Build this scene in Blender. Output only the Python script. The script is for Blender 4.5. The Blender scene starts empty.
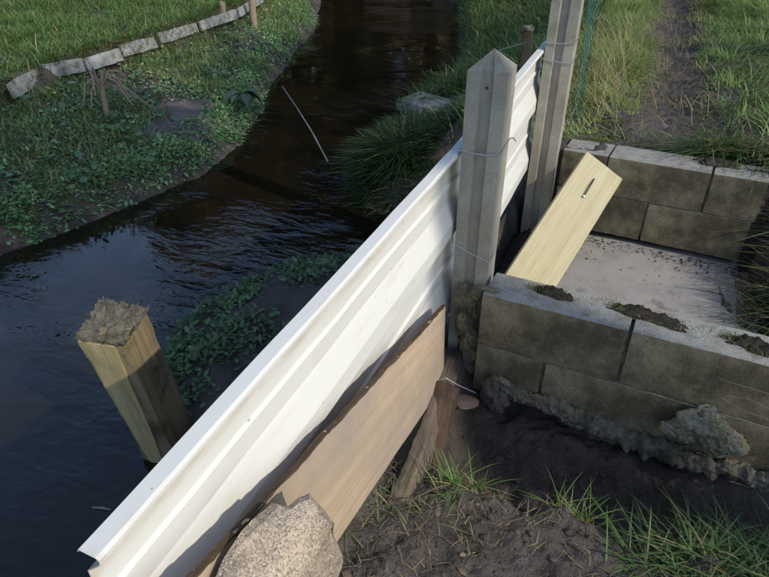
import bpy, bmesh, math, random
import numpy as np
from mathutils import Vector, Matrix

random.seed(7)
RNG = np.random.default_rng(7)
R = math.radians
scene = bpy.context.scene
col = scene.collection

# ------------------------------------------------------------------ camera, sky, sun, exposure
F_PX, W_PX, H_PX = 598.0, 769.0, 577.0
PITCH, YAW = R(32.5), R(22.3)
CAM = np.array([0.3174, -1.5563, 1.0106])
FW = np.array([-math.sin(YAW)*math.cos(PITCH), math.cos(YAW)*math.cos(PITCH), -math.sin(PITCH)])
RT = np.array([math.cos(YAW), math.sin(YAW), 0.0])
UP = np.cross(RT, FW)
cd = bpy.data.cameras.new('camera')
cam = bpy.data.objects.new('camera', cd); col.objects.link(cam)
cd.sensor_width = 36.0; cd.lens = F_PX/W_PX*36.0; cd.clip_start = 0.02; cd.clip_end = 1500
m = Matrix(((RT[0], UP[0], -FW[0], CAM[0]), (RT[1], UP[1], -FW[1], CAM[1]), (RT[2], UP[2], -FW[2], CAM[2]), (0, 0, 0, 1)))
cam.matrix_world = m
scene.camera = cam
SUN_AZ, SUN_EL = R(-18), R(36)           # azimuth measured from +X towards +Y
sun_dir = Vector((math.cos(SUN_AZ)*math.cos(SUN_EL), math.sin(SUN_AZ)*math.cos(SUN_EL), math.sin(SUN_EL)))
world = bpy.data.worlds.new('World'); scene.world = world; world.use_nodes = True
wn = world.node_tree.nodes; wl = world.node_tree.links
sky = wn.new('ShaderNodeTexSky'); sky.sky_type = 'NISHITA'; sky.sun_disc = False
sky.sun_elevation = SUN_EL; sky.sun_rotation = math.atan2(sun_dir.x, sun_dir.y)
sky.air_density = 1.0; sky.dust_density = 0.6; sky.ozone_density = 1.5
wl.new(sky.outputs[0], wn['Background'].inputs[0]); wn['Background'].inputs[1].default_value = 0.15
sd = bpy.data.lights.new('sun', 'SUN'); sd.energy = 2.05; sd.angle = R(0.6); sd.color = (1.0, 0.92, 0.78)
so = bpy.data.objects.new('sun', sd); col.objects.link(so)
so.rotation_euler = sun_dir.to_track_quat('Z', 'Y').to_euler(); so.location = (6, -2, 6)
vs = scene.view_settings; vs.view_transform = 'Standard'; vs.look = 'None'; vs.gamma = 1.0; vs.exposure = 0.62
vs.use_curve_mapping = False

# ------------------------------------------------------------------ helpers: pixels of the photograph to points
def ray(x, y): return FW*F_PX + RT*(x-384.5) + UP*(288.5-y)
def onz(x, y, z): r = ray(x, y); return CAM + r*((z-CAM[2])/r[2])
def onx(x, y, X): r = ray(x, y); return CAM + r*((X-CAM[0])/r[0])
def ony(x, y, Y): r = ray(x, y); return CAM + r*((Y-CAM[1])/r[1])

# ------------------------------------------------------------------ numpy noise
def _hash(ix, iy, s):
    h = (ix.astype(np.int64)*374761393 + iy.astype(np.int64)*668265263 + s*974634777) & 0x7fffffff
    h = ((h ^ (h >> 13))*1274126177) & 0x7fffffff
    return ((h ^ (h >> 16)) & 0xffff)/65535.0
def vnoise(x, y, s=0):
    x = np.asarray(x, float); y = np.asarray(y, float)
    ix = np.floor(x); iy = np.floor(y); fx = x-ix; fy = y-iy
    fx = fx*fx*(3-2*fx); fy = fy*fy*(3-2*fy)
    a = _hash(ix, iy, s); b = _hash(ix+1, iy, s); c = _hash(ix, iy+1, s); d = _hash(ix+1, iy+1, s)
    return (a*(1-fx)+b*fx)*(1-fy) + (c*(1-fx)+d*fx)*fy - 0.5
def fbm(x, y, s=0, o=4):
    t = 0; a = 1.0; f = 1.0
    for k in range(o):
        t = t + a*vnoise(np.asarray(x)*f, np.asarray(y)*f, s+k*17); a *= .5; f *= 2.03
    return t
def n3(p, sc, s=0):     # cheap 3-d noise from three 2-d slices
    return (vnoise(p[:, 0]*sc+p[:, 2]*sc*.37, p[:, 1]*sc, s)+vnoise(p[:, 1]*sc, p[:, 2]*sc+p[:, 0]*sc*.31, s+5)+vnoise(p[:, 2]*sc, p[:, 0]*sc+p[:, 1]*sc*.29, s+9))/1.6
def sstep(a, b, x):
    t = np.clip((np.asarray(x, float)-a)/(b-a), 0, 1); return t*t*(3-2*t)

# ------------------------------------------------------------------ helpers: objects
def tag(o, label=None, cat=None, group=None, kind=None):
    if label: o['label'] = label
    if cat: o['category'] = cat
    if group: o['group'] = group
    if kind: o['kind'] = kind
    return o
def empty(name, loc=(0, 0, 0)):
    o = bpy.data.objects.new(name, None); col.objects.link(o); o.location = loc; o.empty_display_size = .05; return o
def link(name, me, mat, parent=None, smooth=True):
    if mat and not me.materials: me.materials.append(mat)
    o = bpy.data.objects.new(name, me); col.objects.link(o)
    if smooth:
        me.polygons.foreach_set('use_smooth', [True]*len(me.polygons))
        if len(me.polygons) < 12000: me.set_sharp_from_angle(angle=R(34))
    if parent:
        o.parent = parent; o.matrix_parent_inverse = Matrix.Translation(-Vector(parent.location))
    return o
def mesh(name, V, Fs):
    me = bpy.data.meshes.new(name); me.from_pydata([tuple(v) for v in V], [], Fs); me.update(); return me
def obj(name, V, Fs, mat, parent=None, smooth=True): return link(name, mesh(name, V, Fs), mat, parent, smooth)
def box_grid(L, W, H, step):
    """surface grid of a box centred at the origin; returns verts (N,3) and quads"""
    def cuts(a): n = max(1, int(round(a/step))); return [(-.5+i/n) for i in range(n+1)]
    cx, cy, cz = cuts(L), cuts(W), cuts(H)
    idx = {}; V = []; Fs = []
    def vid(x, y, z):
        k = (round(x, 6), round(y, 6), round(z, 6))
        if k not in idx: idx[k] = len(V); V.append((x*L, y*W, z*H))
        return idx[k]
    def face(A, B, f, flip):
        for i in range(len(A)-1):
            for j in range(len(B)-1):
                q = [vid(*f(A[i], B[j])), vid(*f(A[i+1], B[j])), vid(*f(A[i+1], B[j+1])), vid(*f(A[i], B[j+1]))]
                Fs.append(q[::-1] if flip else q)
    face(cx, cy, lambda a, b: (a, b, .5), False); face(cx, cy, lambda a, b: (a, b, -.5), True)
    face(cx, cz, lambda a, b: (a, -.5, b), False); face(cx, cz, lambda a, b: (a, .5, b), True)
    face(cy, cz, lambda a, b: (.5, a, b), False); face(cy, cz, lambda a, b: (-.5, a, b), True)
    return np.array(V, float), Fs
def rbox(L, W, H, step=.03, r=.006, amp=.0015, seed=0, sc=30., chips=0.):
    """box with rounded, uneven, chipped edges"""
    V, Fs = box_grid(L, W, H, step)
    half = np.array([L, W, H])/2
    rr = r*(1+1.2*np.clip(n3(V, 14., seed+3), -.6, 1)) + chips*np.clip(n3(V, 22., seed+11)-.12, 0, 1)
    rr = np.minimum(rr, half.min()*.9)[:, None]
    inner = np.clip(V, -(half-rr), half-rr)
    d = V-inner; ln = np.linalg.norm(d, axis=1, keepdims=True); ln[ln < 1e-9] = 1
    on_edge = ((np.abs(np.abs(V)-half) < 1e-6).sum(1) > 1)[:, None]
    V2 = np.where(on_edge, inner + d/ln*rr, V)
    nrm = V2/np.maximum(np.abs(V2/half).max(1, keepdims=True), 1e-6)
    nrm = np.where(np.abs(np.abs(V)-half) < 1e-6, np.sign(V), 0); nn = np.linalg.norm(nrm, axis=1, keepdims=True); nrm = nrm/np.maximum(nn, 1)
    V2 = V2 + nrm*(n3(V, sc, seed)*amp*2)[:, None]
    return V2, Fs
def frame(origin, ux, uy=None, uz=None):
    """4x4 with local axes along the given directions"""
    ux = Vector(ux).normalized()
    uz = Vector(uz).normalized() if uz is not None else None
    if uz is None: uy = Vector(uy).normalized(); uz = ux.cross(uy).normalized(); uy = uz.cross(ux)
    else:
        uy = uz.cross(ux).normalized(); uz = ux.cross(uy).normalized()
    M_ = Matrix(((ux.x, uy.x, uz.x, origin[0]), (ux.y, uy.y, uz.y, origin[1]), (ux.z, uy.z, uz.z, origin[2]), (0, 0, 0, 1)))
    return M_
def xform(V, M_):
    A = np.array(M_); return V@A[:3, :3].T + A[:3, 3]
def tube(P, rad, seg=8, cap=True):
    """tube along a polyline; rad a number or a list"""
    P = [Vector(p) for p in P]; n = len(P)
    rad = [rad]*n if not hasattr(rad, '__len__') else rad
    V = []; Fs = []; prev = None
    for i in range(n):
        t = (P[min(i+1, n-1)]-P[max(i-1, 0)]).normalized()
        a = prev if prev is not None else (Vector((0, 0, 1)) if abs(t.z) < .9 else Vector((1, 0, 0)))
        b = t.cross(a).normalized(); a = b.cross(t).normalized(); prev = a
        for k in range(seg):
            an = 2*math.pi*k/seg; V.append(P[i]+(a*math.cos(an)+b*math.sin(an))*rad[i])
        if i:
            for k in range(seg):
                Fs.append([(i-1)*seg+k, (i-1)*seg+(k+1) % seg, i*seg+(k+1) % seg, i*seg+k])
    if cap: Fs.append(list(range(seg))[::-1]); Fs.append([(n-1)*seg+k for k in range(seg)])
    return [tuple(v) for v in V], Fs
class MB:
    def __init__(s): s.V = []; s.F = []
    def add(s, V, Fs):
        o = len(s.V); s.V += [tuple(v) for v in V]; s.F += [[i+o for i in f] for f in Fs]; return s
    def build(s, name, mat, parent=None, smooth=True): return obj(name, s.V, s.F, mat, parent, smooth)
def fast_mesh(name, V, tris, colors=None):
    me = bpy.data.meshes.new(name); nv = len(V); nt = len(tris)
    me.vertices.add(nv); me.vertices.foreach_set('co', np.asarray(V, np.float32).ravel())
    me.loops.add(nt*3); me.loops.foreach_set('vertex_index', np.asarray(tris, np.int32).ravel())
    me.polygons.add(nt); me.polygons.foreach_set('loop_start', np.arange(0, nt*3, 3, dtype=np.int32))
    me.update(calc_edges=True)
    if colors is not None:
        at = me.color_attributes.new('tint', 'FLOAT_COLOR', 'POINT')
        c = np.ones((nv, 4), np.float32); c[:, :3] = colors; at.data.foreach_set('color', c.ravel())
    return me

# ------------------------------------------------------------------ materials
def new_mat(name):
    mt = bpy.data.materials.new(name); mt.use_nodes = True
    nt = mt.node_tree; return mt, nt, nt.nodes, nt.links, nt.nodes['Principled BSDF']
def tex(nt, scale, detail=6, rough=.6, vec=None, kind='noise', stretch=None, space='Object'):
    tc = nt.nodes.new('ShaderNodeTexCoord'); out = tc.outputs[space]
    if stretch:
        mp = nt.nodes.new('ShaderNodeMapping'); mp.inputs['Scale'].default_value = stretch
        nt.links.new(out, mp.inputs[0]); out = mp.outputs[0]
    if kind == 'noise':
        t = nt.nodes.new('ShaderNodeTexNoise'); t.inputs['Detail'].default_value = detail; t.inputs['Roughness'].default_value = rough
    elif kind == 'voronoi':
        t = nt.nodes.new('ShaderNodeTexVoronoi')
    t.inputs['Scale'].default_value = scale; nt.links.new(out, t.inputs['Vector']); return t
def ramp(nt, src, a, b, ca=(0, 0, 0, 1), cb=(1, 1, 1, 1)):
    r = nt.nodes.new('ShaderNodeValToRGB'); e = r.color_ramp.elements
    e[0].position = a; e[1].position = b; e[0].color = ca; e[1].color = cb
    nt.links.new(src, r.inputs[0]); return r.outputs[0]
def mix(nt, fac, a, b, mode='MIX'):
    x = nt.nodes.new('ShaderNodeMix'); x.data_type = 'RGBA'; x.blend_type = mode
    for s, v in ((0, fac), (6, a), (7, b)):
        if isinstance(v, (int, float)): x.inputs[s].default_value = v
        elif isinstance(v, tuple): x.inputs[s].default_value = (*v[:3], 1)
        else: nt.links.new(v, x.inputs[s])
    return x.outputs[2]
def bump(nt, bs, src, strength, dist=.01, prev=None):
    b = nt.nodes.new('ShaderNodeBump'); b.inputs['Strength'].default_value = strength; b.inputs['Distance'].default_value = dist
    nt.links.new(src, b.inputs['Height'])
    if prev is not None: nt.links.new(prev, b.inputs['Normal'])
    nt.links.new(b.outputs[0], bs.inputs['Normal']); return b.outputs[0]
def math_node(nt, op, a, b):
    x = nt.nodes.new('ShaderNodeMath'); x.operation = op
    for s, v in ((0, a), (1, b)):
        if isinstance(v, (int, float)): x.inputs[s].default_value = v
        else: nt.links.new(v, x.inputs[s])
    return x.outputs[0]
def mineral(name, base, dark, patch, s_big=4, s_mid=12, s_fine=180, patch_at=(.5, .68), dark_at=(.42, .62), rough=.9, bmp=.5, speck=.35, space='Object', bdist=.006):
    mt, nt, N, L, bs = new_mat(name)
    c = mix(nt, ramp(nt, tex(nt, s_big, 8, .65, space=space).outputs[0], *dark_at), base, dark)
    c = mix(nt, ramp(nt, tex(nt, s_mid, 8, .7, space=space).outputs[0], *patch_at), c, patch)
    f = tex(nt, s_fine, 3, .7, space=space)
    c = mix(nt, speck, c, ramp(nt, f.outputs[0], .3, .7, (.25, .25, .25, 1), (1, 1, 1, 1)), 'MULTIPLY')
    c = mix(nt, ramp(nt, f.outputs[0], .66, .74, (0, 0, 0, 1), (.35, .35, .35, 1)), c, tuple(min(.8, v*1.9) for v in base))
    L.new(c, bs.inputs['Base Color']); bs.inputs['Roughness'].default_value = rough
    bs.inputs['Specular IOR Level'].default_value = .25
    h = math_node(nt, 'ADD', f.outputs[0], tex(nt, s_mid*3, 5, .7, space=space).outputs[0])
    bump(nt, bs, h, bmp, bdist); return mt
def wood(name, base, dark, grain_axis='x', rough=.75, scale=6, stain=None, stain_at=(.5, .65), crack=.6):
    mt, nt, N, L, bs = new_mat(name)
    st = {'x': (.12, 3.2, 3.2), 'y': (3.2, .12, 3.2), 'z': (3.2, 3.2, .12)}[grain_axis]
    g = tex(nt, scale*4, 6, .65, stretch=st); g2 = tex(nt, scale*14, 4, .7, stretch=st)
    c = mix(nt, ramp(nt, g.outputs[0], .35, .7), base, dark)
    c = mix(nt, .35, c, ramp(nt, g2.outputs[0], .3, .65, (.45, .42, .4, 1), (1, 1, 1, 1)), 'MULTIPLY')
    if stain: c = mix(nt, ramp(nt, tex(nt, scale, 7, .65).outputs[0], *stain_at), c, stain)
    L.new(c, bs.inputs['Base Color']); bs.inputs['Roughness'].default_value = rough
    bs.inputs['Specular IOR Level'].default_value = .25
    bump(nt, bs, g2.outputs[0], crack, .004); return mt
def tinted(name, rough=.6, trans=.25, spec=.3):
    mt, nt, N, L, bs = new_mat(name)
    a = N.new('ShaderNodeVertexColor'); a.layer_name = 'tint'
    L.new(a.outputs[0], bs.inputs['Base Color']); bs.inputs['Roughness'].default_value = rough
    bs.inputs['Specular IOR Level'].default_value = spec
    tr = N.new('ShaderNodeBsdfTranslucent'); L.new(a.outputs[0], tr.inputs[0])
    ms = N.new('ShaderNodeMixShader'); ms.inputs[0].default_value = trans
    L.new(bs.outputs[0], ms.inputs[1]); L.new(tr.outputs[0], ms.inputs[2]); L.new(ms.outputs[0], N['Material Output'].inputs[0]); return mt

MAT = {}
# concrete block: algae and dark stain grow on the upright faces, tops stay greyer
mt, nt, N, L, bs = new_mat('concrete_block')
n_big = tex(nt, 5, 8, .68, space='Object'); n_mid = tex(nt, 13, 8, .7); n_f = tex(nt, 230, 3, .75); n_v = tex(nt, 150, 0, 0, kind='voronoi')
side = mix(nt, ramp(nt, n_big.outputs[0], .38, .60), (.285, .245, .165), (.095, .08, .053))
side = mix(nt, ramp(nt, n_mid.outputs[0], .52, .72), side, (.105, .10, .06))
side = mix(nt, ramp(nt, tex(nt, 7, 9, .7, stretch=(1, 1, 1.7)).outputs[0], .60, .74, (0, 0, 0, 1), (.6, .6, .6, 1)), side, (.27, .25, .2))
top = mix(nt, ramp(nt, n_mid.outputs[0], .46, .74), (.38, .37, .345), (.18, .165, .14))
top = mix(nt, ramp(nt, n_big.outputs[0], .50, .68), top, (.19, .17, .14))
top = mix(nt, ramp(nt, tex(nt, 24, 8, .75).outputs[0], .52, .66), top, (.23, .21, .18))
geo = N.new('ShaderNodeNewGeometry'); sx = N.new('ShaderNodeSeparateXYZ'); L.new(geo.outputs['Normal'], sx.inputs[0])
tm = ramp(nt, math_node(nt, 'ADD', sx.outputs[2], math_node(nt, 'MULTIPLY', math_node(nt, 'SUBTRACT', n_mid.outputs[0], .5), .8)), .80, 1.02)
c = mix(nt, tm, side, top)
c = mix(nt, .7, c, ramp(nt, n_f.outputs[0], .32, .62, (.3, .3, .28, 1), (1.15, 1.15, 1.1, 1)), 'MULTIPLY')
c = mix(nt, ramp(nt, tex(nt, 110, 2, .6).outputs[0], .62, .70, (0, 0, 0, 1), (.5, .5, .5, 1)), c, (.05, .046, .035))
L.new(c, bs.inputs['Base Color']); bs.inputs['Roughness'].default_value = .92; bs.inputs['Specular IOR Level'].default_value = .2
bump(nt, bs, math_node(nt, 'ADD', n_f.outputs[0], tex(nt, 60, 8, .75).outputs[0]), .5, .004); MAT['block'] = mt

MAT['post'] = mineral('post_concrete', (.40, .37, .30), (.27, .245, .195), (.33, .315, .25), 5, 16, 260, bmp=.45, speck=.5, bdist=.003)
MAT['slab'] = mineral('slab_concrete', (.37, .345, .315), (.28, .26, .235), (.15, .135, .115), 3.5, 9, 240, patch_at=(.56, .70), bmp=.4, speck=.3, bdist=.004)
MAT['mortar'] = mineral('rough_mortar', (.30, .27, .21), (.12, .105, .08), (.22, .21, .12), 12, 22, 120, bmp=1.0, speck=.6, bdist=.012)
MAT['lichen'] = mineral('lichen_mortar', (.27, .23, .165), (.12, .10, .075), (.33, .31, .13), 14, 22, 160, patch_at=(.50, .62), bmp=1.0, speck=.5, bdist=.01)
MAT['flatstone'] = mineral('brown_stone', (.20, .14, .11), (.10, .075, .06), (.15, .12, .10), 9, 20, 160, bmp=.5)
MAT['mosstone'] = mineral('mossy_concrete', (.36, .35, .31), (.19, .19, .15), (.075, .10, .035), 6, 9, 140, patch_at=(.45, .6), bmp=.8)
MAT['edging'] = mineral('weathered_edging', (.34, .34, .33), (.22, .21, .19), (.13, .13, .085), 7, 12, 90, bmp=.4, speck=.25)
MAT['soil'] = mineral('dark_soil', (.105, .088, .076), (.05, .04, .033), (.155, .135, .125), 3, 9, 90, patch_at=(.5, .75), rough=.85, bmp=.9, speck=.4, space='Object', bdist=.012)
MAT['crust'] = mineral('pale_crust', (.42, .40, .31), (.20, .185, .13), (.34, .34, .18), 14, 26, 130, bmp=1.0, speck=.6, bdist=.012)
MAT['dust'] = mineral('brown_dust', (.20, .17, .14), (.11, .09, .07), (.09, .075, .06), 16, 40, 220, bmp=1.0, speck=.5, bdist=.008)
MAT['dirt'] = mineral('crumbly_dirt', (.10, .082, .065), (.05, .04, .03), (.085, .085, .04), 20, 40, 220, bmp=1.0, speck=.5, bdist=.01)
MAT['board'] = wood('plywood_board', (.52, .40, .27), (.40, .28, .17), 'x', .7, 1.9, stain=(.30, .25, .205), stain_at=(.42, .66), crack=.2)
MAT['board_edge'] = wood('rotten_board_edge', (.14, .09, .055), (.05, .035, .025), 'x', .9, 9, crack=1.0)
MAT['pine'] = wood('new_pine', (.53, .47, .30), (.45, .37, .20), 'x', .6, 3.0, stain=(.47, .43, .27), stain_at=(.5, .7), crack=.12)
MAT['oldwood'] = wood('old_grey_wood', (.22, .17, .125), (.08, .06, .045), 'x', .9, 6, stain=(.05, .04, .03), stain_at=(.5, .68), crack=1.0)
MAT['redwood'] = wood('rotten_red_wood', (.13, .085, .058), (.05, .033, .023), 'x', .9, 7, stain=(.035, .027, .02), stain_at=(.48, .64), crack=1.0)
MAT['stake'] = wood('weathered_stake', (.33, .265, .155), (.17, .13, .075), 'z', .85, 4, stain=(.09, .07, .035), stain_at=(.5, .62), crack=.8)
MAT['fresh'] = wood('sunlit_split_wood', (.56, .46, .25), (.36, .27, .13), 'z', .8, 4, crack=.6)  # split wood tone brightened to carry the sunlit strip
MAT['stakeend'] = mineral('frayed_end_grain', (.30, .26, .19), (.13, .11, .08), (.26, .25, .19), 30, 50, 200, bmp=1.0, bdist=.01)
mt, nt, N, L, bs = new_mat('galvanised_wire'); bs.inputs['Base Color'].default_value = (.42, .43, .44, 1); bs.inputs['Metallic'].default_value = .7; bs.inputs['Roughness'].default_value = .45; MAT['wire'] = mt
mt, nt, N, L, bs = new_mat('rusty_iron'); bs.inputs['Base Color'].default_value = (.05, .03, .022, 1); bs.inputs['Roughness'].default_value = .8; MAT['rust'] = mt
mt, nt, N, L, bs = new_mat('green_plastic_wire'); bs.inputs['Base Color'].default_value = (.02, .10, .07, 1); bs.inputs['Roughness'].default_value = .4; MAT['mesh'] = mt
# white coated sheet: cream with thin dirt streaks along the profile
mt, nt, N, L, bs = new_mat('white_coated_steel')
d1 = tex(nt, 9, 8, .7, stretch=(3, .5, 3)); d2 = tex(nt, 45, 5, .7, stretch=(2, .35, 2)); d3 = tex(nt, 70, 2, .5)
c = mix(nt, ramp(nt, d1.outputs[0], .54, .76, (0, 0, 0, 1), (.5, .5, .5, 1)), (.64, .625, .575), (.50, .43, .32))
c = mix(nt, ramp(nt, d2.outputs[0], .62, .74, (0, 0, 0, 1), (.4, .4, .4, 1)), c, (.45, .38, .26))
c = mix(nt, ramp(nt, d3.outputs[0], .735, .755, (0, 0, 0, 1), (.7, .7, .7, 1)), c, (.22, .19, .15))
at_ = N.new('ShaderNodeAttribute'); at_.attribute_name = 'dirt'
dm = math_node(nt, 'MULTIPLY', at_.outputs['Fac'], ramp(nt, tex(nt, 14, 8, .75, stretch=(2, .6, 2)).outputs[0], .38, .62, (.05, .05, .05, 1), (.55, .55, .55, 1)))
c = mix(nt, dm, c, (.40, .29, .17))
L.new(c, bs.inputs['Base Color']); bs.inputs['Roughness'].default_value = .38; bs.inputs['Specular IOR Level'].default_value = .4
bump(nt, bs, d1.outputs[0], .08, .004); MAT['white'] = mt
# conglomerate stone
mt, nt, N, L, bs = new_mat('aggregate_stone')
v = tex(nt, 420, kind='voronoi'); v2 = tex(nt, 190, kind='voronoi')
c = mix(nt, ramp(nt, tex(nt, 11, 8, .7).outputs[0], .40, .60), (.44, .36, .275), (.25, .20, .155))
rc = N.new('ShaderNodeSeparateColor'); L.new(v.outputs['Color'], rc.inputs[0])
c = mix(nt, .6, c, ramp(nt, rc.outputs[0], .1, .9, (.40, .42, .40, 1), (1.35, 1.25, 1.1, 1)), 'MULTIPLY')
c = mix(nt, ramp(nt, rc.outputs[1], .86, .9, (0, 0, 0, 1), (.6, .6, .6, 1)), c, (.55, .47, .37))
c = mix(nt, ramp(nt, rc.outputs[2], .88, .92, (0, 0, 0, 1), (.7, .7, .7, 1)), c, (.10, .085, .07))
L.new(c, bs.inputs['Base Color']); bs.inputs['Roughness'].default_value = .85
bump(nt, bs, math_node(nt, 'ADD', v.outputs[0], math_node(nt, 'ADD', v2.outputs[0], tex(nt, 40, 6, .7).outputs[0])), .32, .006); MAT['stone'] = mt
# water: dark brown, smooth, rippled
mt, nt, N, L, bs = new_mat('river_water')
bs.inputs['Base Color'].default_value = (.011, .0085, .0045, 1); bs.inputs['Roughness'].default_value = .03; bs.inputs['IOR'].default_value = 1.5
def rip(scale, st, det, rot):
    tc = N.new('ShaderNodeTexCoord'); mp = N.new('ShaderNodeMapping'); mp.inputs['Scale'].default_value = st; mp.inputs['Rotation'].default_value = (0, 0, rot)
    L.new(tc.outputs['Object'], mp.inputs[0]); t = N.new('ShaderNodeTexNoise'); t.inputs['Scale'].default_value = scale; t.inputs['Detail'].default_value = det; t.inputs['Distortion'].default_value = .6
    L.new(mp.outputs[0], t.inputs['Vector']); return t.outputs[0]
w1 = rip(5.5, (.6, 1.5, 1), 3, R(25)); w2 = rip(16, (.7, 1.4, 1), 3, R(35)); w3 = rip(.75, (1, 1, 1), 2, 0)
amp = ramp(nt, w3, .38, .64, (.05, .05, .05, 1), (1, 1, 1, 1))
hh = math_node(nt, 'MULTIPLY', math_node(nt, 'ADD', w1, math_node(nt, 'MULTIPLY', w2, .35)), amp)
bump(nt, bs, hh, .30, .06); MAT['water'] = mt
MAT['grass'] = tinted('grass_blades', .55, .3); MAT['leaf'] = tinted('weed_leaves', .45, .2, .4); MAT['straw'] = tinted('dry_straw', .8, .1)
MAT['bark'] = wood('tree_bark', (.08, .065, .05), (.035, .028, .02), 'z', .9, 3, crack=1)
MAT['stalk'] = wood('dead_stalk', (.36, .28, .20), (.20, .15, .10), 'x', .9, 9, crack=.6)

# ------------------------------------------------------------------ the terrain
WZ = -0.80
LP = [onz(x, y, WZ) for x, y in [(0, 252), (60, 230), (120, 205), (190, 176), (235, 143), (258, 108), (272, 78), (310, 30), (318, 0)]]
ly = np.array([-60, -8] + [p[1] for p in LP] + [LP[-1][1]+6, 60]); lx = np.array([-8, -3.0] + [p[0] for p in LP] + [LP[-1][0]-4.5, -55])
o_ = np.argsort(ly); ly = ly[o_]; lx = lx[o_]
EP = [onz(x, y, -.2) for x, y in [(-60, 112), (15, 85), (75, 62), (125, 49), (155, 39), (200, 25), (235, 9), (262, -6)]]
ey = np.array([p[1] for p in EP]); ex = np.array([p[0] for p in EP])
def XEf(y):
    y = np.asarray(y, float); e = np.interp(y, ey, ex); b = np.interp(y, ly, lx)
    return np.where(y > ey[-1], b-(np.interp(ey[-1], ly, lx)-ex[-1]), np.where(y < ey[0], np.minimum(b-.8, ex[0]+.2*(ey[0]-y)), np.minimum(e, b-.5)))
ry = np.array([-60, -8, -.6, -.32, -.15, 0, .35, .8, 1.1, 1.25, 1.4, 1.9, 2.05, 2.3, 3.0, 3.7, 4.6, 5.4, 7.2, 12.3, 18, 60])
rx = np.array([-5, -.55, -.55, -.75, -1.25, -1.42, -1.56, -1.46, -1.2, -1.02, -.95, -1.0, -1.34, -1.52, -1.70, -1.76, -1.74, -1.66, -2.1, -3.6, -7.5, -48])
def lin(a, b, x): return np.clip((x-a)/(b-a), 0, 1)
def height(x, y):
    x = np.asarray(x, float); y = np.asarray(y, float)
    XL = np.interp(y, ly, lx) + .10*vnoise(y*1.7, y*0+3, 2); XR = np.interp(y, ry, rx) + .06*vnoise(y*4, y*0+9, 3)
    dl = XL-x; dr = x-XR
    bed = -1.15
    # left bank: a lip at the water, a gentle slope to the edging, then lawn
    zl = bed + (-.76-bed)*sstep(-.45, .04, dl) + .12*sstep(.0, .15, dl) + .30*np.clip((dl-.1)/np.maximum(XL-XEf(y)-.1, .3), 0, 1) + .19*sstep(-.02, .10, XEf(y)-x) + .10*lin(.1, 5, XEf(y)-x)
    # right bank
    top = -.03 + .05*lin(2, 8, y)
    far = bed + (-.78-bed)*sstep(-.35, .03, dr) + .30*sstep(0, .30, dr)
    wdt = np.maximum(-.35-(XR+.30), .2)
    far = far + (top+.48)*sstep(0, 1, (dr-.30)/wdt)
    mud = bed + (-.77-bed)*sstep(-.3, .03, dr) + .05*sstep(0, .5, dr) + .45*sstep(-.42, -.12, x) + .13*np.exp(-(((x+1.08)/.34)**2+((y-.55)/.5)**2))
    sbank = far*sstep(1.75, 2.2, y) + mud*(1-sstep(1.75, 2.2, y))
    z = np.maximum(zl, sbank)
    # ground right of the sheet line, near side of the block box
    lip = -.40 + .05*fbm(x*5, x*0+1, 5) + .10*sstep(.55, .9, x)
    near = -.31 - .03*lin(0, .6, x) + .34*sstep(.95, 1.4, x) + .05*lin(-.7, -1.6, y)  # rise out of view at right is added to shade the hole
    tr = sstep(-.16, .10, -(y-lip))            # 1 on the near ground, 0 in the hole
    hole = -.60 + .45*sstep(1.0, 1.4, x) + .20*sstep(.06, -.06, x) + .16*sstep(.62, .95, x) + .12*sstep(-.16, -.02, y)
    front = hole*(1-tr) + near*tr
    inside = np.where(y < .13, -.42, -.60)
    rightside = -.47 + .30*sstep(1.03, 1.45, x) + .18*sstep(1.0, 1.55, y)
    back = -.015 + .04*lin(2, 9, y) - .055*np.exp(-((x-.56)/.2)**2) + .05*sstep(.8, 1.5, x)
    g = np.where(y < .05, front, np.where(x < 1.0, inside, rightside))
    g = np.where(y > 1.44, back, g)
    k = sstep(-.135, -.09, x)
    k = np.where(y > 1.6, sstep(-.45, -.05, x), k)
    z = z*(1-k) + g*k
    return z
def height_n(x, y):
    """terrain with its crumbs and lumps"""
    z = height(x, y)
    a = .030*sstep(-.9, -.6, z)+.012
    box = ((x > -.02) & (x < 1.0) & (y > .04) & (y < 1.46))
    nz = fbm(x*2.1, y*2.1, 1, 3)*a + fbm(x*9, y*9, 21, 3)*a*.55 + fbm(x*34, y*34, 31, 4)*.016
    hole = ((y < .05) & (y > -.5) & (x > 0) & (x < 1.3))
    nz = nz + np.where(hole, fbm(x*11, y*11, 51, 5)*.045, 0)
    return z + np.where(box, 0, nz)
def axis(segs):
    out = []
    for a, b, st in segs: out += list(np.arange(a, b-1e-9, st))
    return np.array(out + [segs[-1][1]])
GX = axis([(-400, -60, 40), (-60, -16, 4), (-16, -7, .6), (-7, -1.8, .055), (-1.8, -.3, .035), (-.3, -.12, .03), (-.12, 1.05, .0095), (1.05, 1.2, .03), (1.2, 2.4, .05), (2.4, 8, .4), (8, 60, 6), (60, 400, 40)])
GY = axis([(-400, -60, 40), (-60, -6, 4), (-6, -1.4, .2), (-1.4, -1.0, .03), (-1.0, .05, .0095), (.05, .1, .025), (.1, 1.4, .05), (1.4, 3.2, .035), (3.2, 9, .06), (9, 16, .2), (16, 60, 3), (60, 400, 40)])
XX, YY = np.meshgrid(GX, GY); nx, ny = len(GX), len(GY)
GV = np.stack([XX.ravel(), YY.ravel(), height_n(XX.ravel(), YY.ravel())], 1)
i0 = (np.arange(ny-1)[:, None]*nx + np.arange(nx-1)[None, :]).ravel()
GT = np.concatenate([np.stack([i0, i0+1, i0+nx+1], 1), np.stack([i0, i0+nx+1, i0+nx], 1)])
g = link('ground', fast_mesh('ground', GV, GT), MAT['soil']); tag(g, 'dark bare soil of the river banks and the trampled path', 'ground', kind='structure')
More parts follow.
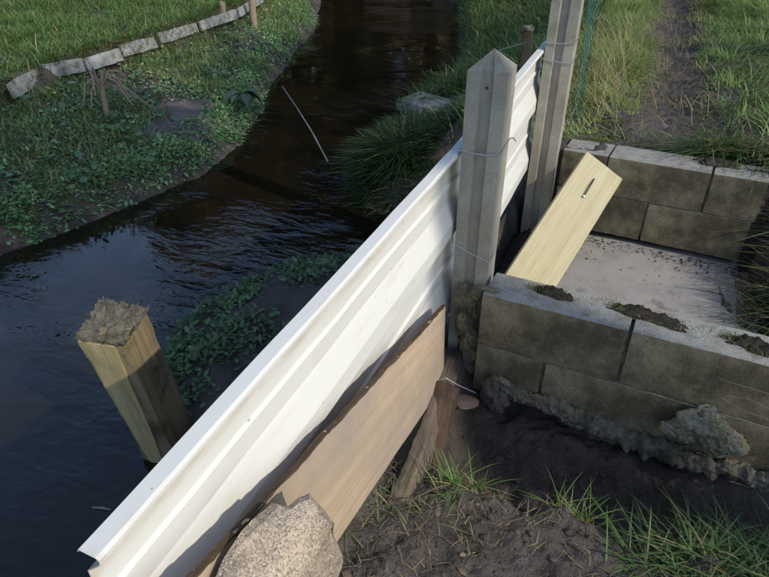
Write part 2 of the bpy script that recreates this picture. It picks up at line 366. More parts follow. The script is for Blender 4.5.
wv = [(-120, -60, WZ), (-.30, -60, WZ), (-.30, 2.2, WZ), (-.30, 100, WZ), (-120, 100, WZ)]
w = obj('river', wv, [[0, 1, 2, 3, 4]], MAT['water'], smooth=False); tag(w, 'dark brown river with blue ripples of sky', 'river', kind='structure')

# ------------------------------------------------------------------ vegetation builders
def grass(name, x, y, L, wd, lean, curl, colA, colB, dry, label, cat='grass', z=None, heading=None, mat='grass', sink=.01, seg=4, kind='stuff', parent=None, dryc=(.34, .28, .13)):
    n = len(x); z = height_n(x, y)-sink if z is None else z
    th = RNG.uniform(0, 2*np.pi, n) if heading is None else heading
    Lr = L*RNG.uniform(.55, 1.15, n); ln = lean*RNG.uniform(.2, 1.3, n); cu = curl*RNG.uniform(.2, 1.4, n)
    hx, hy = np.cos(th), np.sin(th); tw = RNG.uniform(-.5, .5, n); sxx, syy = -np.sin(th+tw), np.cos(th+tw)
    wr = wd*RNG.uniform(.6, 1.3, n); V = np.zeros((n, 2*seg+1, 3))
    for k in range(seg+1):
        t = k/seg; ho = Lr*(ln*t+cu*t*t); ve = Lr*(t*np.sqrt(np.maximum(.05, 1-np.minimum(ln, .95)**2))-cu*.55*t*t)
        cx = x+hx*ho; cy = y+hy*ho; cz = z+ve; hw = wr*.5*(1-.75*t*t)
        if k < seg:
            V[:, 2*k] = np.stack([cx-sxx*hw, cy-syy*hw, cz], 1); V[:, 2*k+1] = np.stack([cx+sxx*hw, cy+syy*hw, cz], 1)
        else: V[:, 2*seg] = np.stack([cx, cy, cz], 1)
    T = []
    for k in range(seg-1): T += [[2*k, 2*k+1, 2*k+3], [2*k, 2*k+3, 2*k+2]]
    T += [[2*seg-2, 2*seg-1, 2*seg]]
    T = np.array(T)[None]+(np.arange(n)*(2*seg+1))[:, None, None]
    mixf = RNG.random(n)[:, None]; c = np.array(colA)*(1-mixf)+np.array(colB)*mixf
    isdry = (RNG.random(n) < dry)[:, None]; c = np.where(isdry, np.array(dryc)*RNG.uniform(.6, 1.2, (n, 1)), c)
    C = np.repeat(c[:, None], 2*seg+1, 1)
    me = fast_mesh(name, V.reshape(-1, 3), T.reshape(-1, 3), C.reshape(-1, 3))
    o = link(name, me, MAT[mat], parent)
    if parent is None: tag(o, label, cat, kind=kind)
    return o
def leaves(name, P, size, up, colA, colB, label, cat='plants', asp=1.7, kind='stuff', parent=None, mat='leaf'):
    """leaf-shaped folded faces at P (n,3)"""
    n = len(P); s = size*RNG.uniform(.55, 1.25, n)[:, None]
    th = RNG.uniform(0, 2*np.pi, n); el = RNG.normal(up, .45, n)
    d = np.stack([np.cos(th)*np.cos(el), np.sin(th)*np.cos(el), np.sin(el)], 1)
    sd_ = np.stack([-np.sin(th), np.cos(th), RNG.normal(0, .35, n)], 1); sd_ /= np.linalg.norm(sd_, axis=1, keepdims=True)
    nm = np.cross(d, sd_); nm = np.where(nm[:, 2:] < 0, -nm, nm); W_ = s/asp*.5
    V = np.stack([P, P+d*s*.35+sd_*W_-nm*s*.05, P+d*s*.75+sd_*W_*.75-nm*s*.12, P+d*s-nm*s*.22, P+d*s*.75-sd_*W_*.75-nm*s*.12, P+d*s*.35-sd_*W_-nm*s*.05, P+d*s*.5+nm*s*.05], 1)
    T = np.array([[0, 6, 1], [1, 6, 2], [2, 6, 3], [3, 6, 4], [4, 6, 5], [5, 6, 0]])[None, :, ::-1]+(np.arange(n)*7)[:, None, None]
    f = RNG.random(n)[:, None]; c = np.array(colA)*(1-f)+np.array(colB)*f
    o = link(name, fast_mesh(name, V.reshape(-1, 3), T.reshape(-1, 3), np.repeat(c[:, None], 7, 1).reshape(-1, 3)), MAT[mat], parent)
    if parent is None: tag(o, label, cat, kind=kind)
    return o
def scatter(n, x0, x1, y0, y1, mask):
    xs = RNG.uniform(x0, x1, n); ys = RNG.uniform(y0, y1, n); k = mask(xs, ys); k = k if k.dtype == bool else RNG.random(n) < k
    return xs[k], ys[k]
def XLf(y): return np.interp(y, ly, lx)
def XRf(y): return np.interp(y, ry, rx)

# ------------------------------------------------------------------ block walls and slab
def block_wall(name, label, O, ang, thick, courses, seed):
    root = empty(name, (O[0], O[1], -.39)); tag(root, label, 'block wall')
    u = Vector((math.cos(ang), math.sin(ang), 0)); v = Vector((-math.sin(ang), math.cos(ang), 0)); k = 0
    for (z1, z0, joints) in courses:
        for a, b in zip(joints[:-1], joints[1:]):
            Lb = b-a-.009; H = z1-z0-.0035
            V, Fs = rbox(Lb, thick, H, .014, .0022, .0011, seed+k*7, 40., .016)
            c = Vector((O[0], O[1], 0))+u*((a+b)/2)+v*(thick/2+random.uniform(-.0006, .0006))
            me = mesh('block', V, Fs); o = link('block', me, MAT['block']); o.parent = root
            M_ = Matrix.Translation(c+Vector((0, 0, (z1+z0)/2))) @ Matrix.Rotation(ang+random.uniform(-.004, .004), 4, 'Z')
            o.matrix_parent_inverse = Matrix.Translation(-Vector(root.location)); o.matrix_basis = M_; k += 1
    # recessed mortar core that closes the joints
    a = min(c[2][0] for c in courses)+.012; b = max(c[2][-1] for c in courses)-.012
    V, Fs = rbox(b-a, thick-.020, .36, .04, .004, .001, seed+99)
    V = xform(V, Matrix.Translation(Vector((O[0], O[1], -.195))+u*((a+b)/2)+v*(thick/2)) @ Matrix.Rotation(ang, 4, 'Z'))
    obj('mortar_core', V, Fs, MAT['mortar'], root)
    return root, u, v
fw_root, fu, fv = block_wall('block_wall', 'mossy concrete block wall in front of the slab, nearest the camera', (.004, 0), R(-4), .148,
    [(0, -.195, [0, .443, .893, 1.06]), (-.195, -.39, [0, .226, .668, 1.06])], 3)
rw_root, ru, rv = block_wall('block_wall', 'concrete block wall at the back of the slab below the grass', (.045, 1.437), R(-6), .20,
    [(0, -.195, [0, .222, .678, .905]), (-.195, -.40, [0, .445, .893])], 41)
V, Fs = rbox(1.02, 1.42, .09, .035, .02, .004, 77, 14.)
m_ = V[:, 2] > 0; V[m_, 2] += fbm(V[m_, 0]*6, V[m_, 1]*6, 8)*.008
V = V+np.array([.445, .765, -.475])
rag = V[:, 0] > .9; V[rag, 0] += fbm(V[rag, 1]*7, V[rag, 2]*9, 4)*.06
s = obj('concrete_slab', V, Fs, MAT['slab']); tag(s, 'pale grey concrete slab with dirt stains between the two block walls', 'slab')
# crumbs of soil on the slab and along the foot of the back wall
def mound(name, cx, cy, cz, lx_, ly_, h, mat, label, cat, ang=0, seed=1, ragged=.5, n=26, parent=None, kind=None, stretch=1.):
    V = []; Fs = []
    for i in range(n+1):
        for j in range(n+1):
            a = i/n*2-1; b = j/n*2-1; V.append((a, b))
    P = np.array(V); rr = np.sqrt(P[:, 0]**2+P[:, 1]**2)
    prof = np.clip(1-rr+ragged*fbm(P[:, 0]*2.6*stretch, P[:, 1]*2.6, seed, 6), -.15, 1)
    z = np.clip(prof*1.8, -.3, 1)*h*(1+.9*fbm(P[:, 0]*5, P[:, 1]*5, seed+4, 4))
    ca, sa = math.cos(ang), math.sin(ang); X = P[:, 0]*lx_; Y = P[:, 1]*ly_
    VV = np.stack([cx+X*ca-Y*sa, cy+X*sa+Y*ca, cz+z], 1)
    for i in range(n):
        for j in range(n):
            q = [i*(n+1)+j, (i+1)*(n+1)+j, (i+1)*(n+1)+j+1, i*(n+1)+j+1]
            if max(z[k] for k in q) > -.02*h: Fs.append(q)
    o = obj(name, VV, Fs, MAT[mat], parent)
    if parent is None: tag(o, label, cat, kind=kind)
    return o
def crumbs(name, pts, mat, label, cat):
    mb = MB(); bm = bmesh.new(); bmesh.ops.create_icosphere(bm, subdivisions=1, radius=1); B_ = [tuple(v.co) for v in bm.verts]; F_ = [[v.index for v in f.verts] for f in bm.faces]; bm.free()
    for (x, y, z, r_) in pts:
        a_, b_, c_ = random.uniform(.7, 1.5), random.uniform(.7, 1.5), random.uniform(.35, .7); mb.add([(x+v[0]*r_*a_*random.uniform(.75, 1.2), y+v[1]*r_*b_*random.uniform(.75, 1.2), z+v[2]*r_*c_) for v in B_], F_)
    o = mb.build(name, MAT[mat]); tag(o, label, cat, kind='stuff'); return o
pts = []
for k in range(620):
    x = random.uniform(.0, .93); yw = 1.437-.105*x; d = abs(random.gauss(0, .05)) if random.random() < .75 else random.uniform(0, 1.1)
    pts.append((x, max(.2, yw-.005-d*(1 if math.sin(x*17) > -.3 else 1.9)), -.431+.004*random.random(), random.choice([.0012, .0015, .002, .0025, .003, .004, .006])))
crumbs('slab_crumbs', pts, 'dust', 'brown crumbs of dirt along the back wall and over the slab', 'dirt crumbs')
mound('dirt_heap', -.01, 1.02, -.44, .12, .42, .05, 'dirt', 'dark dirt heap on the slab beside the leaning new plank and the white sheet', 'dirt', R(-5), 15, .9, 60)
mound('dirt_heap', .93, .85, -.45, .09, .45, .02, 'dust', 'crumbled dirt along the right edge of the concrete slab', 'dirt', 0, 19, 2.0, 90)
# dirt and moss lying on the wall tops
def top_patch(px0, px1, wid, label, seed, z=.0):
    a = onz(*px0, z); b = onz(*px1, z); c = (a+b)/2
    o = mound('moss_patch', c[0], c[1], z-.003, np.linalg.norm(b-a)/2*1.15, wid, .022, 'dirt', label, 'moss', math.atan2(b[1]-a[1], b[0]-a[0]), seed, .6)
    n = 480; t = RNG.normal(.5, .27, n); s2 = RNG.normal(0, wid*.4, n); d = (b-a)/np.linalg.norm(b-a)
    x = a[0]+(b-a)[0]*t - d[1]*s2; y = a[1]+(b-a)[1]*t + d[0]*s2
    grass('moss_tuft', x, y, .015, .0028, .6, .5, (.09, .14, .035), (.17, .20, .07), .4, None, z=np.full(len(x), z+.004), parent=o, seg=2)['kind'] = 'stuff'
top_patch((530, 287), (572, 300), .022, 'short dark moss patch on the near wall, closest to the concrete post', 5)
top_patch((612, 306), (682, 328), .028, 'long dark moss and dirt patch in the middle of the near wall top', 9)
top_patch((725, 337), (785, 358), .030, 'dark dirt patch on the near wall top at the right picture edge', 14)
top_patch((695, 160), (738, 167), .05, 'green moss patch on top of the back wall near its right end', 22)

# footing: ragged mortar spilled under the front wall
def lumps(name, pts, label, cat, mat, seed, parent=None, disp=.35, sub=3):
    mb = MB()
    for k, (c, r) in enumerate(pts):
        bm = bmesh.new(); bmesh.ops.create_icosphere(bm, subdivisions=sub, radius=1)
        P = np.array([v.co for v in bm.verts]); d = 1+disp*n3(P*1.0+k*3.1, 1.9, seed+k)+disp*.7*n3(P+k, 5.5, seed+k+3)+disp*.35*n3(P+k, 14., seed+k+5)
        P = P*d[:, None]*np.array(r)+np.array(c); mb.add(P, [[v.index for v in f.verts] for f in bm.faces]); bm.free()
    o = mb.build(name, MAT[mat], parent)
    if parent is None: tag(o, label, cat)
    return o
nu, nv_ = 260, 22; P = []
for i in range(nu+1):
    x = .07+.96*i/nu; zc = np.interp(x, [.08, .14, .30, .42, .57, .67, .71, 1.0], [-.318, -.332, -.357, -.378, -.392, -.385, -.38, -.375])
    for j in range(nv_):
        an = 2*math.pi*j/nv_; P.append((x, -.012-.07*x-.024*math.cos(an), zc+.026*math.sin(an)))
P = np.array(P); C0 = np.stack([P[:, 0], -.012-.07*P[:, 0], np.interp(P[:, 0], [.08, .14, .30, .42, .57, .67, .71, 1.0], [-.318, -.332, -.357, -.378, -.392, -.385, -.38, -.375])], 1)
dv = P-C0; k_ = .62+1.0*(vnoise(P[:, 0]*9, P[:, 0]*0, 4)+.3)+1.5*n3(P, 38., 5)+.9*np.abs(n3(P, 85., 8))+.45*n3(P, 200., 3)
P = C0+dv*np.clip(k_, .15, 2.4)[:, None]
o = obj('wall_footing', P, [[i*nv_+j, (i+1)*nv_+j, (i+1)*nv_+(j+1) % nv_, i*nv_+(j+1) % nv_] for i in range(nu) for j in range(nv_)], MAT['mortar']); tag(o, 'ragged crumbling mortar footing spilling out under the near block wall', 'footing')
c_ = ony(705, 425, -.085)
lumps('mortar_lump', [((c_[0]-.005, -.085, c_[2]+.0), (.055, .035, .05)), ((c_[0]+.05, -.09, c_[2]-.045), (.06, .04, .04)), ((c_[0]-.05, -.085, c_[2]-.04), (.045, .03, .03))],
      'big pale crusty mortar lump against the near wall at lower right', 'mortar', 'crust', 31, disp=.55, sub=5)

# ------------------------------------------------------------------ concrete posts
def grooved_post(name, label, x0, x1, y0, y1, zb, zt, apex, bolt=True):
    root = empty(name, ((x0+x1)/2, (y0+y1)/2, zb)); tag(root, label, 'post')
    w_ = x1-x0; d_ = y1-y0; g1, g2, g3, g4 = .31, .36, .60, .66; dp = .016
    sec = [(x0, y0), (x0+w_*g1, y0), (x0+w_*g2, y0+dp), (x0+w_*g3, y0+dp), (x0+w_*g4, y0), (x1, y0), (x1, y1), (x0+w_*g4, y1), (x0+w_*g3, y1-dp), (x0+w_*g2, y1-dp), (x0+w_*g1, y1), (x0, y1)]
    bm = bmesh.new(); rings = []; nz_ = 34
    for k in range(nz_+1):
        z = zb+(zt-zb)*k/nz_; rings.append([bm.verts.new((x, y, z)) for x, y in sec])
    n = len(sec)
    for k in range(nz_):
        for i in range(n): bm.faces.new([rings[k][i], rings[k][(i+1) % n], rings[k+1][(i+1) % n], rings[k+1][i]])
    ap = bm.verts.new(((x0+x1)/2, (y0+y1)/2, apex))
    for i in range(n): bm.faces.new([rings[-1][i], rings[-1][(i+1) % n], ap])
    bm.faces.new(rings[0][::-1])
    bmesh.ops.bevel(bm, geom=[e for e in bm.edges if e.calc_face_angle(0) > .5 and abs(e.verts[0].co.z-e.verts[1].co.z) > .005 or (e.calc_face_angle(0) > .5 and e.verts[0].co.z > zt-.01)], offset=.003, segments=2, affect='EDGES')
    P = np.array([v.co for v in bm.verts]); dd = n3(P, 40., 3)*.0016
    for v, q in zip(bm.verts, dd): v.co.x += q; v.co.y += q*.7
    me = bpy.data.meshes.new('shaft'); bm.to_mesh(me); bm.free(); link('shaft', me, MAT['post'], root, smooth=False)
    if bolt:
        hz = zt-.045; V, Fs = tube([((x0+x1)/2-.002, y0+dp+.004, hz), ((x0+x1)/2-.002, y0+dp-.0012, hz)], .0045, 10); obj('bolt_hole', V, Fs, MAT['rust'], root)
    return root
grooved_post('concrete_post', 'grey grooved concrete post with pointed top standing by the near block wall', -.112, .000, .080, .195, -.62, .640, .690)
grooved_post('concrete_post', 'tall grey grooved concrete post behind the far end of the white sheet', -.094, .030, 1.345, 1.465, -.50, 1.30, 1.35, False)
hz_ = ony(571, 3, 1.36); V, Fs = tube([(hz_[0], 1.365, hz_[2]), (hz_[0], 1.3595, hz_[2])], .006, 10); o = obj('bolt_hole', V, Fs, MAT['rust'], bpy.data.objects['concrete_post.001'])

# crusty mortar and rotten stuff round the foot of the near post
lumps('lichen_crust', [((-.055, .062, -.075), (.042, .022, .05)), ((-.02, .045, -.03), (.035, .03, .016)), ((-.045, .052, -.15), (.034, .022, .06)), ((-.03, .045, -.23), (.028, .02, .05)), ((-.022, .04, -.31), (.03, .022, .05)), ((.02, .03, .002), (.03, .012, .006))],
      'yellow-green lichen crusted mortar clinging to the foot of the near post', 'mortar', 'lichen', 8, disp=.5, sub=4)

# ------------------------------------------------------------------ white profiled sheet
Y0, Y1 = -1.295, 1.50
def unit(o): return [(.000, o-.086), (.006, o-.092), (.006, o-.101), (.000, o-.107), (.000, o-.148), (.003, o-.154), (.023, o-.205), (.026, o-.214), (.026, o-.262), (.021, o-.272), (.002, o-.286)]
PROF = [(.000, -.042), (.000, -.060), (.000, -.074)]+[p for p in unit(-.012)]+unit(-.302)+[(.0, -.62)]
LIPP = [(-.004, -.005), (-.001, .000), (.024, -.002), (.028, -.006), (.028, -.012), (.024, -.018), (.000, -.0415)]
def extrude_profile(prof, ny_, seed, ragged=0):
    V = []; Fs = []; n = len(prof)
    for j in range(ny_+1):
        t = j/ny_; y = Y0+(Y1-Y0)*t if j != 1 else Y0+.014
        X0 = -.168+.0205*(y+.67); Z0 = float(np.interp(y, [-1.3, -.67, .2, 1.5], [.368, .383, .407, .478]))
        for i, (x, z) in enumerate(prof):
            wob = .005*float(vnoise(np.array([y*2.2]), np.array([z*6.]), seed)[0])+.0022*float(vnoise(np.array([y*9.]), np.array([z*14.]), seed+2)[0])
            zw = .0035*float(vnoise(np.array([y*3.1]), np.array([.5]), seed+4)[0])
            yy = y
            if ragged and j == ny_: yy += ragged*float(vnoise(np.array([z*33.]), np.array([1.]), seed)[0])
            V.append((X0+x+wob, yy, Z0+z+zw))
    for j in range(ny_):
        for i in range(n-1): Fs.append([j*n+i, (j+1)*n+i, (j+1)*n+i+1, j*n+i+1])
    return V, Fs
root = empty('metal_sheet', (-.17, .2, -.22)); tag(root, 'long white profiled metal sheet set on edge along the river bank', 'metal sheet')
for nm, pr in (('panel', PROF), ('top_flange', LIPP)):
    V, Fs = extrude_profile(pr, 120, 5, .03)
    o = obj(nm, V, Fs, MAT['white'], root, smooth=False); at = o.data.attributes.new('dirt', 'FLOAT', 'POINT'); npz = len(pr); dl_ = []
    for j in range(121):
        for i in range(npz):
            d0 = (1.0, .8, 0.)[i] if (nm == 'panel' and i < 3) else (.9 if nm == 'top_flange' and i == npz-1 else 0.)
            if j == 0: d0 = 1.3
            if j == 120: d0 = 1.1
            dl_.append(d0)
    at.data.foreach_set('value', dl_); md = o.modifiers.new('thick', 'SOLIDIFY'); md.thickness = .0016; md.offset = 0

# ------------------------------------------------------------------ plywood board leaning on the sheet
A = np.array([-.100, -.045, -.040]); B = np.array([-.106, -1.42, .292])            # top edge, far and near
D = (B-A)/np.linalg.norm(B-A); nrm = np.array([.97, 0, .10]); nrm /= np.linalg.norm(nrm); dn = np.cross(D, nrm); dn /= np.linalg.norm(dn)
if dn[2] > 0: dn = -dn
Lb = np.linalg.norm(B-A); Wb = .275
root = empty('plywood_board', tuple((A+B)/2+dn*Wb)); tag(root, 'stained tan plywood board leaning against the white sheet behind the stone', 'board')
V, Fs = rbox(Lb, Wb, .011, .01, .0015, .0005, 9, 20.)
edge = V[:, 1] < -Wb/2+.012; V[edge, 1] += fbm(V[edge, 0]*14, V[edge, 2]*0, 6, 4)*.005
M_ = frame(A+D*Lb/2+dn*Wb/2, D, uy=dn)
me = mesh('panel', V, Fs); o = link('panel', me, MAT['board']); o.parent = root; o.matrix_parent_inverse = Matrix.Translation(-Vector(root.location)); o.matrix_basis = M_
me = None
V, Fs = rbox(Lb, .005, .0125, .005, .001, .0006, 19, 60., .001)
V[:, 1] += fbm(V[:, 0]*14, V[:, 2]*0, 6, 4)*.005+fbm(V[:, 0]*70, V[:, 2]*160, 16, 3)*.003
o = link('delaminated_edge', mesh('delaminated_edge', V, Fs), MAT['board_edge']); o.parent = root; o.matrix_parent_inverse = Matrix.Translation(-Vector(root.location)); o.matrix_basis = M_ @ Matrix.Translation((0, -Wb/2+.0015, 0))

# ------------------------------------------------------------------ new pine plank leaning on the back wall
T1 = np.array([.168, 1.335, .040]); T3 = np.array([-.025, .705, -.300]); d_ = T3-T1
u2 = ray(619, 176); s2 = ((T1-CAM)@d_)/(u2@d_); T2 = CAM+u2*s2
wv_ = T2-T1; Wp = .215; wv_ /= np.linalg.norm(wv_); dd = d_/np.linalg.norm(d_); Lp = (T1[2]+.42)/(-dd[2])-.02
nn = np.cross(wv_, dd); nn = nn if nn[1] < 0 else -nn
root = empty('pine_plank', tuple(T1+dd*Lp)); tag(root, 'new pale pine plank leaning against the back block wall', 'plank')
V, Fs = rbox(Lp, Wp, .040, .03, .003, .0006, 13, 20.)
M_ = frame(T1+dd*Lp/2+wv_*Wp/2-nn*.020, dd, uz=nn)
o = link('board', mesh('board', V, Fs), MAT['pine']); o.parent = root; o.matrix_parent_inverse = Matrix.Translation(-Vector(root.location)); o.matrix_basis = M_
hk = []
for (x, y), h in (((583, 197), .004), ((584, 195), .010), ((588, 188), .012), ((592, 182), .009), ((594, 179), .002)):
    r_ = ray(x, y); t_ = ((T1-CAM)@nn)/(r_@nn); hk.append(tuple(CAM+r_*t_+nn*h))
V, Fs = tube(hk, .0032, 8); obj('bent_staple', V, Fs, MAT['rust'], root)
V, Fs = tube([np.array(hk[0])-nn*.002, np.array(hk[0])+nn*.008], .006, 8); obj('nail_head', V, Fs, MAT['wire'], root)

# ------------------------------------------------------------------ aggregate stone leaning on the board
out = [(206, 600), (214, 566), (232, 540), (274, 498), (290, 503), (300, 494), (313, 489), (322, 500), (331, 512), (339, 522), (334, 538), (322, 560), (309, 580), (290, 606)]
pl_p = np.array([-.066, -1.12, .245]); pl_n = np.array([.62, -.25, .74]); pl_n /= np.linalg.norm(pl_n)
bm = bmesh.new(); ring = []
def on_plane(x, y, off=0): r_ = ray(x, y); t_ = ((pl_p-CAM)@pl_n)/(r_@pl_n); return CAM+r_*t_+pl_n*off
vtop = [bm.verts.new(on_plane(x, y)) for x, y in out]
cc = sum((np.array(v.co) for v in vtop))/len(vtop)
vt2 = [bm.verts.new(np.array(v.co)*.80+cc*.20+pl_n*.012) for v in vtop]
dwn = np.array([-.02, .02, -1.0])
rings = [vt2, vtop]
for k, (sc_, dz) in enumerate(((1.03, .07), (1.02, .16), (.98, .26), (.9, .40))):
    rings.append([bm.verts.new(cc+(np.array(v.co)-cc)*sc_*np.array([.9 if k else 1, 1, 1]) + dwn*dz) for v in vtop])
for a, b in zip(rings[:-1], rings[1:]):
    for i in range(len(a)): bm.faces.new([a[i], b[i], b[(i+1) % len(a)], a[(i+1) % len(a)]])
bm.faces.new(vt2[::1]); bm.faces.new(rings[-1][::-1])
bmesh.ops.triangulate(bm, faces=[f for f in bm.faces if len(f.verts) > 4])
bmesh.ops.recalc_face_normals(bm, faces=bm.faces)
bmesh.ops.subdivide_edges(bm, edges=bm.edges[:], cuts=7, use_grid_fill=True, smooth=0)
P = np.array([v.co for v in bm.verts]); q = n3(P, 11., 3)*.022+n3(P, 28., 6)*.007+n3(P, 75., 8)*.003+n3(P, 180., 9)*.002
bm.normal_update()
u_ = np.cross(pl_n, [0, 0, 1.]); u_ /= np.linalg.norm(u_); w2_ = np.cross(pl_n, u_); lu = (P-cc)@u_; lw = (P-cc)@w2_
fold = np.minimum.reduce([.012+.30*lu+.10*lw, .016-.42*lu+.16*lw, .010+.05*lu-.45*lw, .014+.12*lu+.50*lw])
for v, fd in zip(bm.verts, np.clip(fold, -.012, .03)): v.co += Vector(pl_n*float(fd))
for v, a in zip(bm.verts, q):
    v.co += v.normal*float(a); v.co.x = max(v.co.x, -.084)
me = bpy.data.meshes.new('stone'); bm.to_mesh(me); bm.free()
o = link('stone', me, MAT['stone']); tag(o, 'big speckled sandy stone propped against the plywood board', 'stone')

# ------------------------------------------------------------------ rotten timbers between board and hole
def timber(name, a, b, w_, h_, mat, label, seed, upv=(0, 0, 1), taper=.8, amp=.012):
    a = np.array(a); b = np.array(b); Lt = np.linalg.norm(b-a); V, Fs = rbox(Lt, w_, h_, .009, .014, .003, seed, 50., .03)
    t = V[:, 0]/Lt+.5; sc_ = (1-(1-taper)*t); V[:, 1] *= sc_; V[:, 2] *= sc_
    st = np.stack([V[:, 0]*2.5, V[:, 1]*26, V[:, 2]*26], 1)
    V += np.stack([n3(np.stack([V[:, 0]*0, V[:, 1]*30, V[:, 2]*30], 1), 1., seed+2)*.02*(np.abs(t-.5) > .47), n3(st, 1., seed)*amp*2, n3(st, 1., seed+5)*amp*2], 1)
    o = link(name, mesh(name, V, Fs), MAT[mat]); o.matrix_basis = frame((a+b)/2, b-a, uz=upv); tag(o, label, 'timber'); return o
timber('old_timber', (-.062, -.60, -.335), (-.072, -.03, -.275), .075, .10, 'oldwood', 'long rotten grey timber lying along the foot of the plywood board', 3, (.8, 0, .6), .75)
timber('old_timber', (-.022, -.47, -.40), (-.046, -.165, -.265), .075, .065, 'redwood', 'short reddish rotten timber stub propped beside the grey one', 8, (.5, -.3, .8), 1.05)
lumps('flat_stone', [((.005, -.10, -.365), (.045, .035, .014))], 'small flat brown stone at the foot of the near post', 'stone', 'flatstone', 12, disp=.25)
lumps('clod', [((.075, -.05, -.33), (.03, .035, .045)), ((.11, -.06, -.37), (.035, .03, .04))], 'brown clod hanging below the left end of the near wall', 'clod', 'soil', 17, disp=.5)

# ------------------------------------------------------------------ wooden stakes
def stake(name, label, base, top, w_, d_, ang, mat, frayed=True, seed=1, fresh=False, amp=.006):
    base = np.array(base); top = np.array(top); Lt = np.linalg.norm(top-base)
    root = empty(name, tuple(base)); tag(root, label, 'stake')
    V, Fs = rbox(w_, d_, Lt, .018, .012, .002, seed, 25., .01)
    V[:, 0] += n3(np.stack([V[:, 0]*20, V[:, 1]*20, V[:, 2]*1.5], 1), 1., seed)*amp*2; V[:, 1] += n3(np.stack([V[:, 0]*20, V[:, 1]*20, V[:, 2]*1.5], 1), 1., seed+4)*amp*2
    tp = V[:, 2] > Lt/2-.012
    V[tp, 2] += fbm(V[tp, 0]*22, V[tp, 1]*22, seed, 3)*.035
    notch = tp & (np.abs(V[:, 0]-w_*.16) < .012) & (V[:, 1] < 0); V[notch, 2] -= .05
    ax = (top-base)/Lt; M_ = frame((base+top)/2, (math.cos(ang), math.sin(ang), -(ax[0]*math.cos(ang)+ax[1]*math.sin(ang))/ax[2]), uz=ax)
    o = link('shaft', mesh('shaft', V, Fs), MAT[mat]); o.parent = root; o.matrix_parent_inverse = Matrix.Translation(-Vector(root.location)); o.matrix_basis = M_
    if fresh:      # split face with sunlit brightness put into its pale colour
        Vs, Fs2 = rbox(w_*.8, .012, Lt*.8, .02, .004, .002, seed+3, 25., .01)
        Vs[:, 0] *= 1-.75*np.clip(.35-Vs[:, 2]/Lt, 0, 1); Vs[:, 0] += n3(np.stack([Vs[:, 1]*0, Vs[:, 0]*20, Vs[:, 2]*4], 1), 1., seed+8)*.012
        o2 = link('sunlit_split_face', mesh('sunlit_split_face', Vs, Fs2), MAT['fresh']); o2.parent = root; o2.matrix_parent_inverse = Matrix.Translation(-Vector(root.location)); o2.matrix_basis = M_ @ Matrix.Translation((-w_*.08, -d_/2-.002, Lt*.1-.012))
    if frayed:     # battered, mushroomed head with splinters
        Vh, Fh = rbox(w_*1.04, d_*1.04, .022, .006, .008, .003, seed+21, 45., .012)
        tp2 = Vh[:, 2] > 0
        Vh[:, 2] += fbm(Vh[:, 0]*60, Vh[:, 1]*60, seed, 4)*np.where(tp2, .020, .014)
        sp = 1+.10*n3(Vh, 60., seed+2)+.06*n3(Vh, 140., seed+7); Vh[:, 0] *= sp; Vh[:, 1] *= sp
        mb = MB(); mb.add(Vh+np.array([0, 0, Lt/2-.004]), Fh)
        for i in range(150):
            a_ = random.uniform(0, 6.28); ex_ = max(abs(math.cos(a_)), abs(math.sin(a_))); rr_ = (.5 if random.random() < .6 else random.uniform(.1, .5))
            px, py = math.cos(a_)/ex_*w_*rr_, math.sin(a_)/ex_*d_*rr_; h = random.uniform(.004, .018); s_ = random.uniform(.001, .003); b_ = Vector((px, py, Lt/2-.004)); t_ = b_+Vector((px*.14+random.uniform(-.008, .008), py*.14+random.uniform(-.008, .008), h))
            mb.add([b_+Vector((s_*2, 0, 0)), b_+Vector((-s_, s_, 0)), b_+Vector((-s_, -s_, 0)), t_], [[0, 1, 3], [1, 2, 3], [2, 0, 3]])
        V2 = xform(np.array([tuple(v) for v in mb.V]), M_)
        obj('frayed_head', V2, mb.F, MAT['stakeend'], root)
    return root
bt = onz(172, 470, -1.0)
tpc = CAM + ray(112, 322)/np.linalg.norm(ray(112, 322))*2.02
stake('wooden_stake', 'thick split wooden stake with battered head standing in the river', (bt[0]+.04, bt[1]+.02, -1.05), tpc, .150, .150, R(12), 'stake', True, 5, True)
b2 = onz(527, 40, .12); 
tb = ony(528, 28, 2.6)
stake('wooden_stake', 'round dark wooden stake with pale broken top behind the white sheet', (tb[0], 2.6, -.35), tb, .062, .062, R(10), 'bark', True, 15, False, .004)

# ------------------------------------------------------------------ wires
def wire(label, pts, rad=.0018, name='tie_wire', mat='wire'):
    V, Fs = tube(pts, rad, 6); o = obj(name, V, Fs, MAT[mat]); tag(o, label, 'wire'); return o
def loop(x0, x1, y0, y1, z, dz=0, g=.003):
    return [(x0-g, y1+g, z+dz), (x0-g, (y0+y1)/2, z+dz*.5), (x0-g, y0-g, z), (x0+(x1-x0)*.33, y0-g-.001, z-.004), (x0+(x1-x0)*.66, y0-g-.001, z-.004), (x1+g, y0-g, z+.004), (x1+g, (y0+y1)/2, z+.012), (x1+g, y1+g, z+.014)]
wire('upper wire tied round the pointed concrete post', [(-.120, .22, .425)]+loop(-.112, 0, .08, .195, .418)+[(.012, .20, .432), (.022, .185, .428)], .0019)
wire('lower wire tied across the pointed concrete post', [(-.128, .10, .125), (-.116, .075, .112), (-.06, .075, .090), (.003, .076, .070), (.004, .14, .07)], .0016)
z1 = ony(565, 43, 1.34)[2]; z2 = ony(560, 60, 1.34)[2]
wire('upper wire round the tall concrete post, running to the dark stake', [tuple(ony(497, 51, 2.58)), tuple(ony(524, 43, 2.55)), tuple(ony(541, 40, 2.0)), (-.098, 1.40, z1+.01), (-.098, 1.340, z1), (-.03, 1.340, z1-.006), (.034, 1.340, z1+.004), (.034, 1.468, z1+.01)], .0022)
